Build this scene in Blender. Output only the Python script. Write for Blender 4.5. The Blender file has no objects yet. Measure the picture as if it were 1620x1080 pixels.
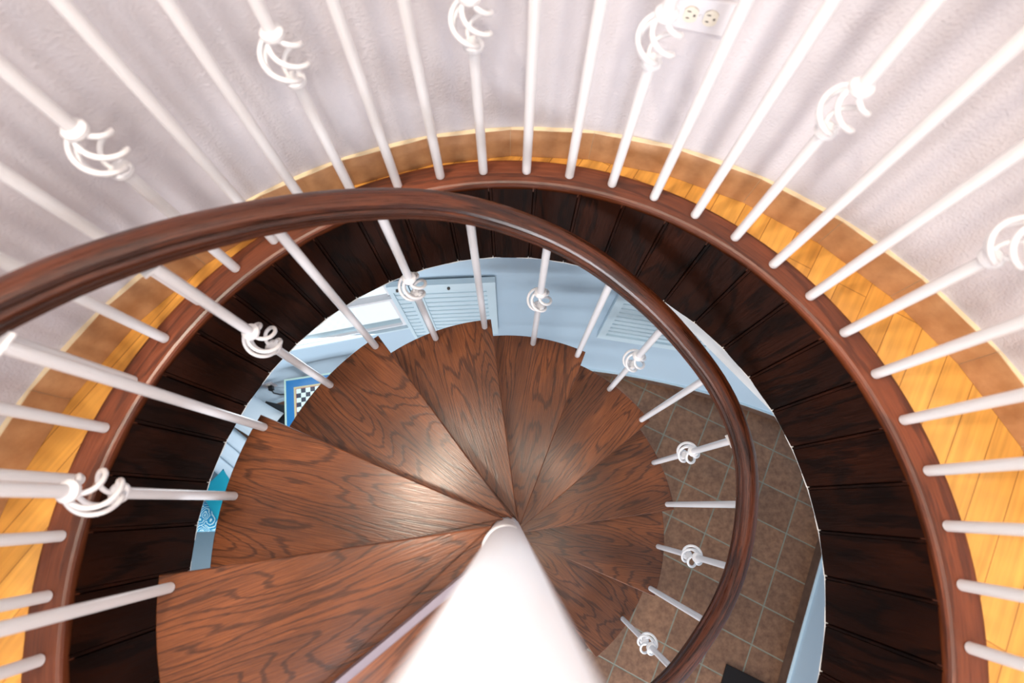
import bpy, math, random
from math import sin, cos, pi, radians, sqrt, atan2, asin, degrees
from mathutils import Vector, Matrix
random.seed(4)
U = 1.2                     # metres per survey unit
FH = 1.02                   # upper floor lies this many units under the lens
def W(x, y, h): return Vector((x*U, y*U, (FH-h)*U))
scene = bpy.context.scene
col = scene.collection
GC = (-0.0031, -0.0831)     # centre of the round floor opening
SC = (-0.0083, -0.0784)     # axis of the spiral stair
WC, WR = (0.0446, -0.239), 1.043   # upper round wall
LC, LR = (-0.0076, -3.697), 4.576  # lower curved back wall
HF = 3.30                   # lower floor
HC = 1.355                  # lower ceiling
RISE, Z1 = 0.1825, 1.1087
NB = 186.78                 # angle of the front baluster of the top tread
ST = 30.02

# ------------------------------------------------------------------ helpers
def sharpen(me,deg):
    fl=[p.use_smooth for p in me.polygons]
    if not any(fl): return
    try: me.set_sharp_from_angle(angle=radians(deg))
    except Exception: pass
    me.polygons.foreach_set('use_smooth',fl)
class MB:
    def __init__(s): s.v=[]; s.f=[]; s.uv=[]; s.sm=[]; s.mi=[]
    def vert(s, p): s.v.append(tuple(p)); return len(s.v)-1
    def face(s, pts, uvs=None, smooth=False, mi=0):
        idx=[s.vert(p) for p in pts]; s.f.append(idx); s.uv.append(uvs or [(p[0],p[1]) for p in pts]); s.sm.append(smooth); s.mi.append(mi)
    def facei(s, idx, uvs=None, smooth=False, mi=0):
        s.f.append(list(idx)); s.uv.append(uvs or [(s.v[i][0],s.v[i][1]) for i in idx]); s.sm.append(smooth); s.mi.append(mi)
    def box(s, x0,x1,y0,y1,z0,z1, M=None, mi=0):
        c=[Vector((x,y,z)) for z in (z0,z1) for y in (y0,y1) for x in (x0,x1)]
        if M is not None: c=[M@p for p in c]
        b=len(s.v)
        for p in c: s.vert(p)
        for q in ((0,2,3,1),(4,5,7,6),(0,1,5,4),(2,6,7,3),(0,4,6,2),(1,3,7,5)): s.facei([b+i for i in q],mi=mi)
    def prism(s, pts, z0, z1, uvf=None, mi=0, bevel=0):
        """pts CCW outline (x,y); top/bottom caps and sides"""
        n=len(pts); b=len(s.v)
        uvf=uvf or (lambda x,y,z:(x,y))
        rings=[]
        if bevel:
            cx=sum(p[0] for p in pts)/n; cy=sum(p[1] for p in pts)/n
            def inset(d):
                out=[]
                for i in range(n):
                    a=Vector(pts[i-1]);o=Vector(pts[i]);c=Vector(pts[(i+1)%n])
                    e1=(o-a); e2=(c-o)
                    e1=e1.normalized() if e1.length>1e-9 else e2.normalized(); e2=e2.normalized() if e2.length>1e-9 else e1
                    n1=Vector((-e1.y,e1.x)); n2=Vector((-e2.y,e2.x)); m=(n1+n2)
                    m=m/max(.5,m.dot(n1)) if m.length>1e-6 else n1
                    out.append(o+m*d)
                return out
            rings=[(inset(bevel),z0),(pts,z0+bevel),(pts,z1-bevel),(inset(bevel*.35),z1-bevel*.3),(inset(bevel),z1)]
        else: rings=[(pts,z0),(pts,z1)]
        for R,z in rings:
            for p in R: s.vert((p[0],p[1],z))
        m=len(rings)
        for k in range(m-1):
            for i in range(n):
                j=(i+1)%n; q=[b+k*n+i,b+k*n+j,b+(k+1)*n+j,b+(k+1)*n+i]
                s.facei(q,[uvf(*s.v[t]) for t in q],mi=mi)
        q=[b+(m-1)*n+i for i in range(n)]; s.facei(q,[uvf(*s.v[t]) for t in q],mi=mi)
        q=[b+i for i in range(n)][::-1]; s.facei(q,[uvf(*s.v[t]) for t in q],mi=mi)
    def lathe(s, prof, seg=20, c=(0,0), smooth=True, mi=0, cap=True):
        b=len(s.v); n=len(prof)
        for r,z in prof:
            for k in range(seg):
                a=2*pi*k/seg; s.vert((c[0]+r*cos(a),c[1]+r*sin(a),z))
        for i in range(n-1):
            for k in range(seg):
                l=(k+1)%seg; q=[b+i*seg+k,b+i*seg+l,b+(i+1)*seg+l,b+(i+1)*seg+k]
                s.facei(q,[(s.v[t][2],k/seg) for t in q],smooth,mi)
        if cap:
            s.facei([b+k for k in range(seg)][::-1],mi=mi); s.facei([b+(n-1)*seg+k for k in range(seg)],mi=mi)
    def tube(s, path, r, seg=10, mi=0):
        path=[Vector(p) for p in path]; n=len(path); b=len(s.v); ref=Vector((0.3,0.2,1)).normalized(); prev=None
        for i,p in enumerate(path):
            t=(path[min(i+1,n-1)]-path[max(i-1,0)]).normalized()
            if prev is None: a=t.cross(Vector((0,0,1))); a=a if a.length>.05 else t.cross(Vector((1,0,0)))
            else: a=prev-t*prev.dot(t)
            a.normalize(); prev=a; c=t.cross(a)
            rr=r[i] if isinstance(r,(list,tuple)) else r
            for k in range(seg):
                g=2*pi*k/seg; s.vert(p+a*cos(g)*rr+c*sin(g)*rr)
        for i in range(n-1):
            for k in range(seg):
                l=(k+1)%seg; s.facei([b+i*seg+k,b+i*seg+l,b+(i+1)*seg+l,b+(i+1)*seg+k],None,True,mi)
        s.facei([b+k for k in range(seg)][::-1],mi=mi); s.facei([b+(n-1)*seg+k for k in range(seg)],mi=mi)
    def sweep(s, path, prof, closed_prof=True, mi=0, smooth=True):
        """prof: (side,up) points; side = horizontal, pointing outwards; uv u = arc length"""
        path=[Vector(p) for p in path]; n=len(path); m=len(prof); b=len(s.v); L=0; us=[]
        per=[0]
        for i in range(m): per.append(per[-1]+(Vector(prof[(i+1)%m])-Vector(prof[i])).length)
        for i,p in enumerate(path):
            if i: L+=(p-path[i-1]).length
            us.append(L)
            t=(path[min(i+1,n-1)]-path[max(i-1,0)]).normalized()
            side=t.cross(Vector((0,0,1))).normalized(); up=side.cross(t).normalized()
            if up.z<0: up=-up
            for a,c in prof: s.vert(p+side*a+up*c)
        for i in range(n-1):
            for k in range(m):
                l=(k+1)%m; s.facei([b+i*m+k,b+i*m+l,b+(i+1)*m+l,b+(i+1)*m+k],[(us[i],per[k]),(us[i],per[k+1]),(us[i+1],per[k+1]),(us[i+1],per[k])],smooth,mi)
        s.facei([b+k for k in range(m)],mi=mi); s.facei([b+(n-1)*m+k for k in range(m)][::-1],mi=mi)
    def build(s, name, mat, parent=None, loc=None, recalc=True, sharp=35):
        me=bpy.data.meshes.new(name); me.from_pydata(s.v,[],s.f)
        uvl=me.uv_layers.new(name='UVMap'); k=0
        for fi,u in enumerate(s.uv):
            for q in u: uvl.data[k].uv=q; k+=1
        for fi,p in enumerate(me.polygons): p.use_smooth=s.sm[fi]; p.material_index=s.mi[fi]
        mats=mat if isinstance(mat,(list,tuple)) else [mat]
        for m_ in mats: me.materials.append(m_)
        if recalc:
            import bmesh
            bm=bmesh.new(); bm.from_mesh(me); bmesh.ops.recalc_face_normals(bm,faces=bm.faces); bm.to_mesh(me); bm.free()
        me.update()
        sharpen(me,sharp)
        o=bpy.data.objects.new(name,me); col.objects.link(o)
        if parent: o.parent=parent
        if loc is not None: o.location=loc
        return o
def tag(o,label=None,cat=None,group=None,kind=None):
    if label: o['label']=label
    if cat: o['category']=cat
    if group: o['group']=group
    if kind: o['kind']=kind
    return o
def thing(name,label,cat,loc=(0,0,0),rz=0,group=None):
    o=bpy.data.objects.new(name,None); col.objects.link(o); o.location=loc; o.rotation_euler=(0,0,rz); o.empty_display_size=.1
    return tag(o,label,cat,group)
def copy_tree(o,parent=None):
    c=o.copy(); col.objects.link(c); c.parent=parent
    for ch in o.children: copy_tree(ch,c)
    return c
def struct(o): o['kind']='structure'; return o

# ------------------------------------------------------------------ materials
def newmat(name):
    m=bpy.data.materials.new(name); m.use_nodes=True; nt=m.node_tree
    return m,nt,nt.nodes,nt.links,nt.nodes['Principled BSDF']
def plain(name,c,rough=.5,spec=.5,coat=0,bump=None,metal=0):
    m,nt,N,L,B=newmat(name)
    B.inputs['Base Color'].default_value=(*c,1); B.inputs['Roughness'].default_value=rough
    B.inputs['Specular IOR Level'].default_value=spec; B.inputs['Coat Weight'].default_value=coat; B.inputs['Coat Roughness'].default_value=.08; B.inputs['Metallic'].default_value=metal
    if bump:
        tc=N.new('ShaderNodeTexCoord'); no=N.new('ShaderNodeTexNoise'); no.inputs['Scale'].default_value=bump[0]; no.inputs['Detail'].default_value=3
        bp=N.new('ShaderNodeBump'); bp.inputs['Strength'].default_value=bump[1]; bp.inputs['Distance'].default_value=bump[2]
        L.new(tc.outputs['Object'],no.inputs['Vector']); L.new(no.outputs['Fac'],bp.inputs['Height']); L.new(bp.outputs['Normal'],B.inputs['Normal'])
        if len(bump)>3:
            r=N.new('ShaderNodeMapRange'); r.inputs[1].default_value=.35; r.inputs[2].default_value=.65; r.inputs[3].default_value=1-bump[3]; r.inputs[4].default_value=1+bump[3]*.3
            n2=N.new('ShaderNodeTexNoise'); n2.inputs['Scale'].default_value=bump[0]*.04+1; n2.inputs['Detail'].default_value=6; L.new(tc.outputs['Object'],n2.inputs['Vector']); L.new(n2.outputs['Fac'],r.inputs[0])
            vm=N.new('ShaderNodeVectorMath'); vm.operation='SCALE'; vm.inputs[0].default_value=c; L.new(r.outputs[0],vm.inputs['Scale']); L.new(vm.outputs[0],B.inputs['Base Color'])
    return m
def wood(name, cols, rings=9.0, along=.9, across=5.0, rough=(.3,.42), fibre=.35, coat=0.0, bump=.15, contrast=1.0, coat_rough=.15, blotch=.25, thin=.35):
    """cols = (dark line, base, light); UV u runs along the grain, v across, in metres"""
    m,nt,N,L,B=newmat(name)
    uv=N.new('ShaderNodeUVMap'); oi=N.new('ShaderNodeObjectInfo')
    of=N.new('ShaderNodeMath'); of.operation='MULTIPLY'; of.inputs[1].default_value=37.0; L.new(oi.outputs['Random'],of.inputs[0])
    cb=N.new('ShaderNodeCombineXYZ'); L.new(of.outputs[0],cb.inputs[0]); L.new(of.outputs[0],cb.inputs[1])
    ad=N.new('ShaderNodeVectorMath'); ad.operation='ADD'; L.new(uv.outputs[0],ad.inputs[0]); L.new(cb.outputs[0],ad.inputs[1])
    def scaled(sx,sy):
        v=N.new('ShaderNodeVectorMath'); v.operation='MULTIPLY'; v.inputs[1].default_value=(sx,sy,1); L.new(ad.outputs[0],v.inputs[0]); return v.outputs[0]
    n1=N.new('ShaderNodeTexNoise'); n1.inputs['Scale'].default_value=1; n1.inputs['Detail'].default_value=1.5; n1.inputs['Roughness'].default_value=.45
    L.new(scaled(along*1.2,across),n1.inputs['Vector'])
    w=N.new('ShaderNodeMath'); w.operation='MULTIPLY'; w.inputs[1].default_value=rings*2*pi; L.new(n1.outputs['Fac'],w.inputs[0])
    jn=N.new('ShaderNodeTexNoise'); jn.inputs['Scale'].default_value=1; jn.inputs['Detail'].default_value=3; L.new(scaled(14,120),jn.inputs['Vector'])
    jm=N.new('ShaderNodeMath'); jm.operation='MULTIPLY_ADD'; jm.inputs[1].default_value=4.0; L.new(jn.outputs['Fac'],jm.inputs[0]); L.new(w.outputs[0],jm.inputs[2])
    sn=N.new('ShaderNodeMath'); sn.operation='SINE'; L.new(jm.outputs[0],sn.inputs[0])
    r1=N.new('ShaderNodeMapRange'); r1.inputs[1].default_value=thin; r1.inputs[2].default_value=.98; r1.inputs[3].default_value=0; r1.inputs[4].default_value=.85*contrast; L.new(sn.outputs[0],r1.inputs[0])
    f=N.new('ShaderNodeTexNoise'); f.inputs['Scale'].default_value=1; f.inputs['Detail'].default_value=4; f.inputs['Roughness'].default_value=.65; L.new(scaled(9,260),f.inputs['Vector'])
    r2=N.new('ShaderNodeMapRange'); r2.inputs[1].default_value=.4; r2.inputs[2].default_value=.62; L.new(f.outputs['Fac'],r2.inputs[0])
    big=N.new('ShaderNodeTexNoise'); big.inputs['Scale'].default_value=1; big.inputs['Detail'].default_value=2; L.new(scaled(2.2,7),big.inputs['Vector'])
    r3=N.new('ShaderNodeMapRange'); r3.inputs[1].default_value=.35; r3.inputs[2].default_value=.68; r3.inputs[3].default_value=1-blotch; r3.inputs[4].default_value=1+blotch*.6; L.new(big.outputs['Fac'],r3.inputs[0])
    m1=N.new('ShaderNodeMix'); m1.data_type='RGBA'; m1.inputs[6].default_value=(*cols[1],1); m1.inputs[7].default_value=(*cols[2],1)
    fm=N.new('ShaderNodeMath'); fm.operation='MULTIPLY'; fm.inputs[1].default_value=fibre; L.new(r2.outputs[0],fm.inputs[0])
    fa=N.new('ShaderNodeMath'); fa.operation='ADD'; fa.inputs[1].default_value=.5-fibre/2; L.new(fm.outputs[0],fa.inputs[0]); L.new(fa.outputs[0],m1.inputs[0])
    m2=N.new('ShaderNodeMix'); m2.data_type='RGBA'; m2.inputs[7].default_value=(*cols[0],1); L.new(m1.outputs[2],m2.inputs[6]); L.new(r1.outputs[0],m2.inputs[0])
    sc=N.new('ShaderNodeVectorMath'); sc.operation='SCALE'; L.new(m2.outputs[2],sc.inputs[0]); L.new(r3.outputs[0],sc.inputs['Scale'])
    L.new(sc.outputs[0],B.inputs['Base Color'])
    rr=N.new('ShaderNodeMapRange'); rr.inputs[3].default_value=rough[0]; rr.inputs[4].default_value=rough[1]; L.new(r2.outputs[0],rr.inputs[0]); L.new(rr.outputs[0],B.inputs['Roughness'])
    hs=N.new('ShaderNodeMath'); hs.operation='ADD'; L.new(r2.outputs[0],hs.inputs[0])
    ng=N.new('ShaderNodeMath'); ng.operation='MULTIPLY'; ng.inputs[1].default_value=-1.2; L.new(r1.outputs[0],ng.inputs[0]); L.new(ng.outputs[0],hs.inputs[1])
    bp=N.new('ShaderNodeBump'); bp.inputs['Strength'].default_value=bump; bp.inputs['Distance'].default_value=.001; L.new(hs.outputs[0],bp.inputs['Height']); L.new(bp.outputs[0],B.inputs['Normal'])
    B.inputs['Coat Weight'].default_value=coat; B.inputs['Coat Roughness'].default_value=coat_rough
    b2=N.new('ShaderNodeBump'); b2.inputs['Strength'].default_value=bump*.1; b2.inputs['Distance'].default_value=.001; L.new(hs.outputs[0],b2.inputs['Height']); L.new(b2.outputs[0],B.inputs['Coat Normal'])
    return m
M={}
M['tread']=wood('tread_oak',((.014,.004,.0014),(.105,.028,.0075),(.26,.077,.021)),rings=19,along=1.0,across=7,rough=(.4,.55),coat=.5,coat_rough=.2,bump=.8,contrast=.7,blotch=.4,fibre=.6,thin=.55)
M['tread'].node_tree.nodes['Principled BSDF'].inputs['Specular IOR Level'].default_value=.25
M['rail']=wood('rail_mahogany',((.005,.0012,.0006),(.036,.0075,.0025),(.12,.028,.007)),rings=6,along=.7,across=12,rough=(.26,.42),coat=.12,coat_rough=.15,contrast=.75,fibre=.6,blotch=.5)
M['curb']=wood('curb_mahogany',((.02,.005,.003),(.11,.025,.009),(.21,.054,.018)),rings=5,along=.9,across=12,rough=(.34,.5),coat=.05,contrast=.6,fibre=.6,blotch=.4)
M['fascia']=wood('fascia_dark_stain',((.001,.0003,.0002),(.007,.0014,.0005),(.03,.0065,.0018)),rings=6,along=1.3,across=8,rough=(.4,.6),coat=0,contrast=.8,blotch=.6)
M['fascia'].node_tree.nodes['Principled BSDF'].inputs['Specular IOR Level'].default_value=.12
M['steel']=plain('white_enamel',(.76,.75,.77),.28,.5,coat=.3)
M['edge']=plain('shaded_edge_steel',(.2,.17,.22),.4)  # landing edge steel, with the viewer's shade put into its grey
M['pole']=plain('white_enamel_pole',(.80,.84,.92),.25,.5,coat=.4)
M['wall']=plain('textured_wall_paint',(.64,.605,.635),.75,.3,bump=(160,.55,.004,.05))
M['ceil']=plain('ceiling_paint',(.85,.85,.84),.8,.2)
M['blue']=plain('blue_wall_paint',(.45,.57,.67),.45,.4,bump=(60,.12,.002))
M['bluetrim']=plain('pale_blue_trim_paint',(.57,.69,.75),.4,.4)
M['whitewall']=plain('white_wall_paint',(.8,.8,.8),.6,.3)
M['ivory']=plain('ivory_plastic',(.66,.6,.5),.35)
M['plate']=plain('white_plate',(.6,.57,.6),.3)
M['slot']=plain('dark_slot',(.08,.06,.05),.6)
M['black']=plain('black_lacquer',(.008,.007,.008),.35)
M['grey']=plain('grey_blue_upholstery',(.25,.32,.36),.85,.2,bump=(500,.3,.001))
M['greyl']=plain('pale_grey_cloth',(.5,.56,.6),.85,.2,bump=(300,.3,.001))
M['quilt']=plain('white_quilted_cotton',(.66,.74,.8),.85,.2,bump=(250,.3,.001))
M['teal']=plain('teal_cotton',(.01,.27,.36),.8,.2,bump=(400,.3,.001))
M['matblack']=plain('black_rubber_mat',(.012,.009,.009),.8,.2,bump=(300,.5,.002))
M['boardblue']=plain('board_blue',(.005,.14,.36),.3); M['boardedge']=plain('board_pale_green',(.45,.6,.5),.4); M['boardtan']=plain('board_tan',(.5,.42,.22),.4)
M['boardred']=plain('board_red',(.4,.1,.08),.4); M['sqd']=plain('board_dark_square',(.006,.01,.03),.35); M['sql']=plain('board_pale_square',(.6,.72,.66),.35)
M['grout']=plain('pale_grout',(.6,.45,.3),.9)
M['bullnose']=plain('pale_caulk',(.82,.66,.42),.6)

def tiles_mat():
    m,nt,N,L,B=newmat('brown_floor_tiles')
    tc=N.new('ShaderNodeTexCoord'); mp=N.new('ShaderNodeMapping'); mp.inputs['Location'].default_value=(0,0,0)
    mp.vector_type='TEXTURE'; mp.inputs['Location'].default_value=(1.69946734*U,-.17218664*U,0); mp.inputs['Rotation'].default_value=(0,0,radians(-26.7)); s=.2235*U; mp.inputs['Scale'].default_value=(s,s,s)
    L.new(tc.outputs['Object'],mp.inputs[0]); sp=N.new('ShaderNodeSeparateXYZ'); L.new(mp.outputs[0],sp.inputs[0])
    ds=[]
    for k in (0,1):
        fr=N.new('ShaderNodeMath'); fr.operation='PINGPONG'; fr.inputs[1].default_value=.5; L.new(sp.outputs[k],fr.inputs[0]); ds.append(fr)
    mn=N.new('ShaderNodeMath'); mn.operation='MINIMUM'; L.new(ds[0].outputs[0],mn.inputs[0]); L.new(ds[1].outputs[0],mn.inputs[1])
    gr=N.new('ShaderNodeMapRange'); gr.inputs[1].default_value=.012; gr.inputs[2].default_value=.02; L.new(mn.outputs[0],gr.inputs[0])
    no=N.new('ShaderNodeTexNoise'); no.inputs['Scale'].default_value=28; no.inputs['Detail'].default_value=7; no.inputs['Roughness'].default_value=.7; L.new(tc.outputs['Object'],no.inputs['Vector'])
    cr=N.new('ShaderNodeValToRGB'); cr.color_ramp.elements[0].position=.3; cr.color_ramp.elements[0].color=(.12,.05,.026,1); cr.color_ramp.elements[1].position=.7; cr.color_ramp.elements[1].color=(.28,.14,.075,1); L.new(no.outputs['Fac'],cr.inputs[0])
    fl=N.new('ShaderNodeVectorMath'); fl.operation='FLOOR'; L.new(mp.outputs[0],fl.inputs[0]); wn=N.new('ShaderNodeTexWhiteNoise'); L.new(fl.outputs[0],wn.inputs['Vector'])
    wr=N.new('ShaderNodeMapRange'); wr.inputs[3].default_value=.85; wr.inputs[4].default_value=1.12; L.new(wn.outputs['Value'],wr.inputs[0])
    sc=N.new('ShaderNodeVectorMath'); sc.operation='SCALE'; L.new(cr.outputs[0],sc.inputs[0]); L.new(wr.outputs[0],sc.inputs['Scale'])
    mx=N.new('ShaderNodeMix'); mx.data_type='RGBA'; mx.inputs[6].default_value=(.2,.2,.15,1); L.new(gr.outputs[0],mx.inputs[0]); L.new(sc.outputs[0],mx.inputs[7]); L.new(mx.outputs[2],B.inputs['Base Color'])
    B.inputs['Roughness'].default_value=.5
    bp=N.new('ShaderNodeBump'); bp.inputs['Strength'].default_value=.4; bp.inputs['Distance'].default_value=.003; L.new(gr.outputs[0],bp.inputs['Height']); L.new(bp.outputs[0],B.inputs['Normal'])
    return m
M['tiles']=tiles_mat()
def planks_mat():
    m,nt,N,L,B=newmat('honey_plank_floor')
    tc=N.new('ShaderNodeTexCoord'); mp=N.new('ShaderNodeMapping'); mp.vector_type='TEXTURE'; mp.inputs['Location'].default_value=(.8363*U,.398*U,0); mp.inputs['Rotation'].default_value=(0,0,radians(58))
    L.new(tc.outputs['Object'],mp.inputs[0])
    br=N.new('ShaderNodeTexBrick'); br.inputs['Scale'].default_value=1; br.inputs['Brick Width'].default_value=1.7; br.inputs['Row Height'].default_value=.0768; br.inputs['Mortar Size'].default_value=.0012; br.inputs['Mortar Smooth'].default_value=.3; br.offset=.37
    br.inputs['Color1'].default_value=(.66,.30,.055,1); br.inputs['Color2'].default_value=(.80,.41,.09,1); br.inputs['Mortar'].default_value=(.34,.13,.025,1); L.new(mp.outputs[0],br.inputs['Vector'])
    sm=N.new('ShaderNodeVectorMath'); sm.operation='MULTIPLY'; sm.inputs[1].default_value=(3,60,1); L.new(mp.outputs[0],sm.inputs[0])
    no=N.new('ShaderNodeTexNoise'); no.inputs['Scale'].default_value=1; no.inputs['Detail'].default_value=5; L.new(sm.outputs[0],no.inputs['Vector'])
    r=N.new('ShaderNodeMapRange'); r.inputs[1].default_value=.3; r.inputs[2].default_value=.7; r.inputs[3].default_value=.8; r.inputs[4].default_value=1.15; L.new(no.outputs['Fac'],r.inputs[0])
    sc=N.new('ShaderNodeVectorMath'); sc.operation='SCALE'; L.new(br.outputs['Color'],sc.inputs[0]); L.new(r.outputs[0],sc.inputs['Scale']); L.new(sc.outputs[0],B.inputs['Base Color'])
    B.inputs['Roughness'].default_value=.28; B.inputs['Coat Weight'].default_value=.2
    return m
M['planks']=planks_mat()
def stone_mat(name,c1,c2,sc_=14):
    m,nt,N,L,B=newmat(name); tc=N.new('ShaderNodeTexCoord'); no=N.new('ShaderNodeTexNoise'); no.inputs['Scale'].default_value=sc_; no.inputs['Detail'].default_value=7; no.inputs['Roughness'].default_value=.6
    L.new(tc.outputs['Object'],no.inputs['Vector']); cr=N.new('ShaderNodeValToRGB'); cr.color_ramp.elements[0].position=.32; cr.color_ramp.elements[0].color=(*c1,1); cr.color_ramp.elements[1].position=.68; cr.color_ramp.elements[1].color=(*c2,1)
    L.new(no.outputs['Fac'],cr.inputs[0]); L.new(cr.outputs[0],B.inputs['Base Color']); B.inputs['Roughness'].default_value=.45
    return m
M['tan']=stone_mat('tan_baseboard_tile',(.42,.20,.085),(.60,.33,.16))
M['brownbase']=stone_mat('brown_baseboard_tile',(.07,.035,.024),(.14,.08,.055))
def paisley_mat():
    m,nt,N,L,B=newmat('turquoise_paisley_print'); tc=N.new('ShaderNodeTexCoord')
    vo=N.new('ShaderNodeTexVoronoi'); vo.inputs['Scale'].default_value=13; L.new(tc.outputs['Object'],vo.inputs['Vector'])
    no=N.new('ShaderNodeTexNoise'); no.inputs['Scale'].default_value=30; L.new(tc.outputs['Object'],no.inputs['Vector'])
    ad=N.new('ShaderNodeMath'); ad.operation='MULTIPLY_ADD'; ad.inputs[1].default_value=.25; L.new(no.outputs['Fac'],ad.inputs[0]); L.new(vo.outputs['Distance'],ad.inputs[2])
    mu=N.new('ShaderNodeMath'); mu.operation='MULTIPLY'; mu.inputs[1].default_value=42; L.new(ad.outputs[0],mu.inputs[0]); sn=N.new('ShaderNodeMath'); sn.operation='SINE'; L.new(mu.outputs[0],sn.inputs[0])
    mr=N.new('ShaderNodeMapRange'); mr.inputs[1].default_value=-1; L.new(sn.outputs[0],mr.inputs[0])
    cr=N.new('ShaderNodeValToRGB'); e=cr.color_ramp.elements; e[0].position=0; e[0].color=(.01,.2,.42,1); e[1].position=1; e[1].color=(.6,.75,.78,1)
    for p,c in ((.3,(.01,.36,.55,1)),(.6,(.02,.42,.5,1)),(.72,(.32,.3,.12,1)),(.8,(.55,.72,.78,1))): q=e.new(p); q.color=c
    cr.color_ramp.interpolation='CONSTANT'; L.new(mr.outputs[0],cr.inputs[0]); L.new(cr.outputs[0],B.inputs['Base Color']); B.inputs['Roughness'].default_value=.8
    return m
M['paisley']=paisley_mat()
def glass_mat():
    m,nt,N,L,B=newmat('window_glass'); out=N['Material Output']
    tr=N.new('ShaderNodeBsdfTransparent'); tr.inputs[0].default_value=(.96,.98,.98,1); gl=N.new('ShaderNodeBsdfGlossy'); gl.inputs['Roughness'].default_value=.02
    mx=N.new('ShaderNodeMixShader'); mx.inputs[0].default_value=.06; L.new(tr.outputs[0],mx.inputs[1]); L.new(gl.outputs[0],mx.inputs[2]); L.new(mx.outputs[0],out.inputs[0]); return m
M['glass']=glass_mat()
def lamp_mat(c,s):
    m,nt,N,L,B=newmat('lamp_diffuser'); B.inputs['Base Color'].default_value=(.9,.9,.88,1); B.inputs['Emission Color'].default_value=(*c,1); B.inputs['Emission Strength'].default_value=s; return m

# ------------------------------------------------------------------ curved walls with openings
def arc_wall(mb, c, r, thick, a0, a1, h0, h1, openings=(), step=3.0, mi=0):
    """angles in degrees, h0 (top) < h1 (bottom) as depths; openings = (a_from,a_to,h_top,h_bottom)"""
    A={a0,a1}; H={h0,h1}
    for o in openings: A|={o[0],o[1]}; H|={o[2],o[3]}
    A=sorted(A); AA=[]
    for i in range(len(A)-1):
        n=max(1,math.ceil((A[i+1]-A[i])/step)); AA+=[A[i]+(A[i+1]-A[i])*k/n for k in range(n)]
    AA.append(A[-1]); HH=sorted(H)
    def solid(i,j):
        if i<0 or j<0 or i>=len(AA)-1 or j>=len(HH)-1: return False
        am=(AA[i]+AA[i+1])/2; hm=(HH[j]+HH[j+1])/2
        return not any(o[0]<am<o[1] and o[2]<hm<o[3] for o in openings)
    def P(a,h,rr): return W(c[0]+rr*cos(radians(a)),c[1]+rr*sin(radians(a)),h)
    ro=r+thick
    for i in range(len(AA)-1):
        for j in range(len(HH)-1):
            if not solid(i,j): continue
            a,b,h,g=AA[i],AA[i+1],HH[j],HH[j+1]
            q=lambda pts,sm=True: mb.face(pts,None,sm,mi)
            q([P(a,g,r),P(a,h,r),P(b,h,r),P(b,g,r)]); q([P(a,g,ro),P(b,g,ro),P(b,h,ro),P(a,h,ro)])
            if not solid(i-1,j): q([P(a,g,r),P(a,g,ro),P(a,h,ro),P(a,h,r)],False)
            if not solid(i+1,j): q([P(b,g,r),P(b,h,r),P(b,h,ro),P(b,g,ro)],False)
            if not solid(i,j-1): q([P(a,h,r),P(a,h,ro),P(b,h,ro),P(b,h,r)],False)
            if not solid(i,j+1): q([P(a,g,r),P(b,g,r),P(b,g,ro),P(a,g,ro)],False)
def weld(o,d=1e-5):
    import bmesh
    bm=bmesh.new(); bm.from_mesh(o.data); bmesh.ops.remove_doubles(bm,verts=bm.verts,dist=d); bmesh.ops.recalc_face_normals(bm,faces=bm.faces); bm.to_mesh(o.data); bm.free()
    sharpen(o.data,35)
    return o

# upper room: a round wall with three tall windows behind the viewer
UW=[(202,236,-.75,.45),(252,288,-.75,.45),(304,338,-.75,.45)]
CT=-1.15
mb=MB(); arc_wall(mb,WC,WR,.12,-180,180,CT,HC,[(a-360 if a>180 else a,b-360 if b>180 else b,c,d) for a,b,c,d in UW],step=4)
struct(weld(mb.build('wall_upper_round',M['wall'])))
# ceiling of the upper room
mb=MB(); n=72
mb.prism([((WC[0]+(WR+.12)*cos(2*pi*k/n))*U,(WC[1]+(WR+.12)*sin(2*pi*k/n))*U) for k in range(n)],(FH-CT)*U,(FH-CT)*U+.08)
struct(mb.build('ceiling_upper',M['ceil']))
# upper floor annulus (planks) and slab
def annulus(mb,ci,ri,co,ro,h0,h1,a0=0,a1=360,n=96,mi=0):
    ring=[]
    closed=(a1-a0)>=360
    for k in range(n+1):
        a=radians(a0+(a1-a0)*k/n); ring.append((a,))
    for k in range(n):
        a,b=ring[k][0],ring[k+1][0]
        def p(c,r,t,h): return W(c[0]+r*cos(t),c[1]+r*sin(t),h)
        mb.face([p(ci,ri,a,h0),p(co,ro,a,h0),p(co,ro,b,h0),p(ci,ri,b,h0)],mi=mi)
        mb.face([p(ci,ri,a,h1),p(ci,ri,b,h1),p(co,ro,b,h1),p(co,ro,a,h1)],mi=mi)
        mb.face([p(co,ro,a,h0),p(co,ro,a,h1),p(co,ro,b,h1),p(co,ro,b,h0)],None,True,mi)
        mb.face([p(ci,ri,a,h0),p(ci,ri,b,h0),p(ci,ri,b,h1),p(ci,ri,a,h1)],None,True,mi)
mb=MB(); annulus(mb,GC,.846,WC,WR+.001,FH,FH+.03)
struct(weld(mb.build('floor_upper',M['planks'])))
# lower ceiling, with the round opening cut out
mb=MB(); annulus(mb,GC,.80,(-.1,-.9),3.4,HC-.012,HC+.0)
struct(weld(mb.build('ceiling_lower',M['whitewall'])))
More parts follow.
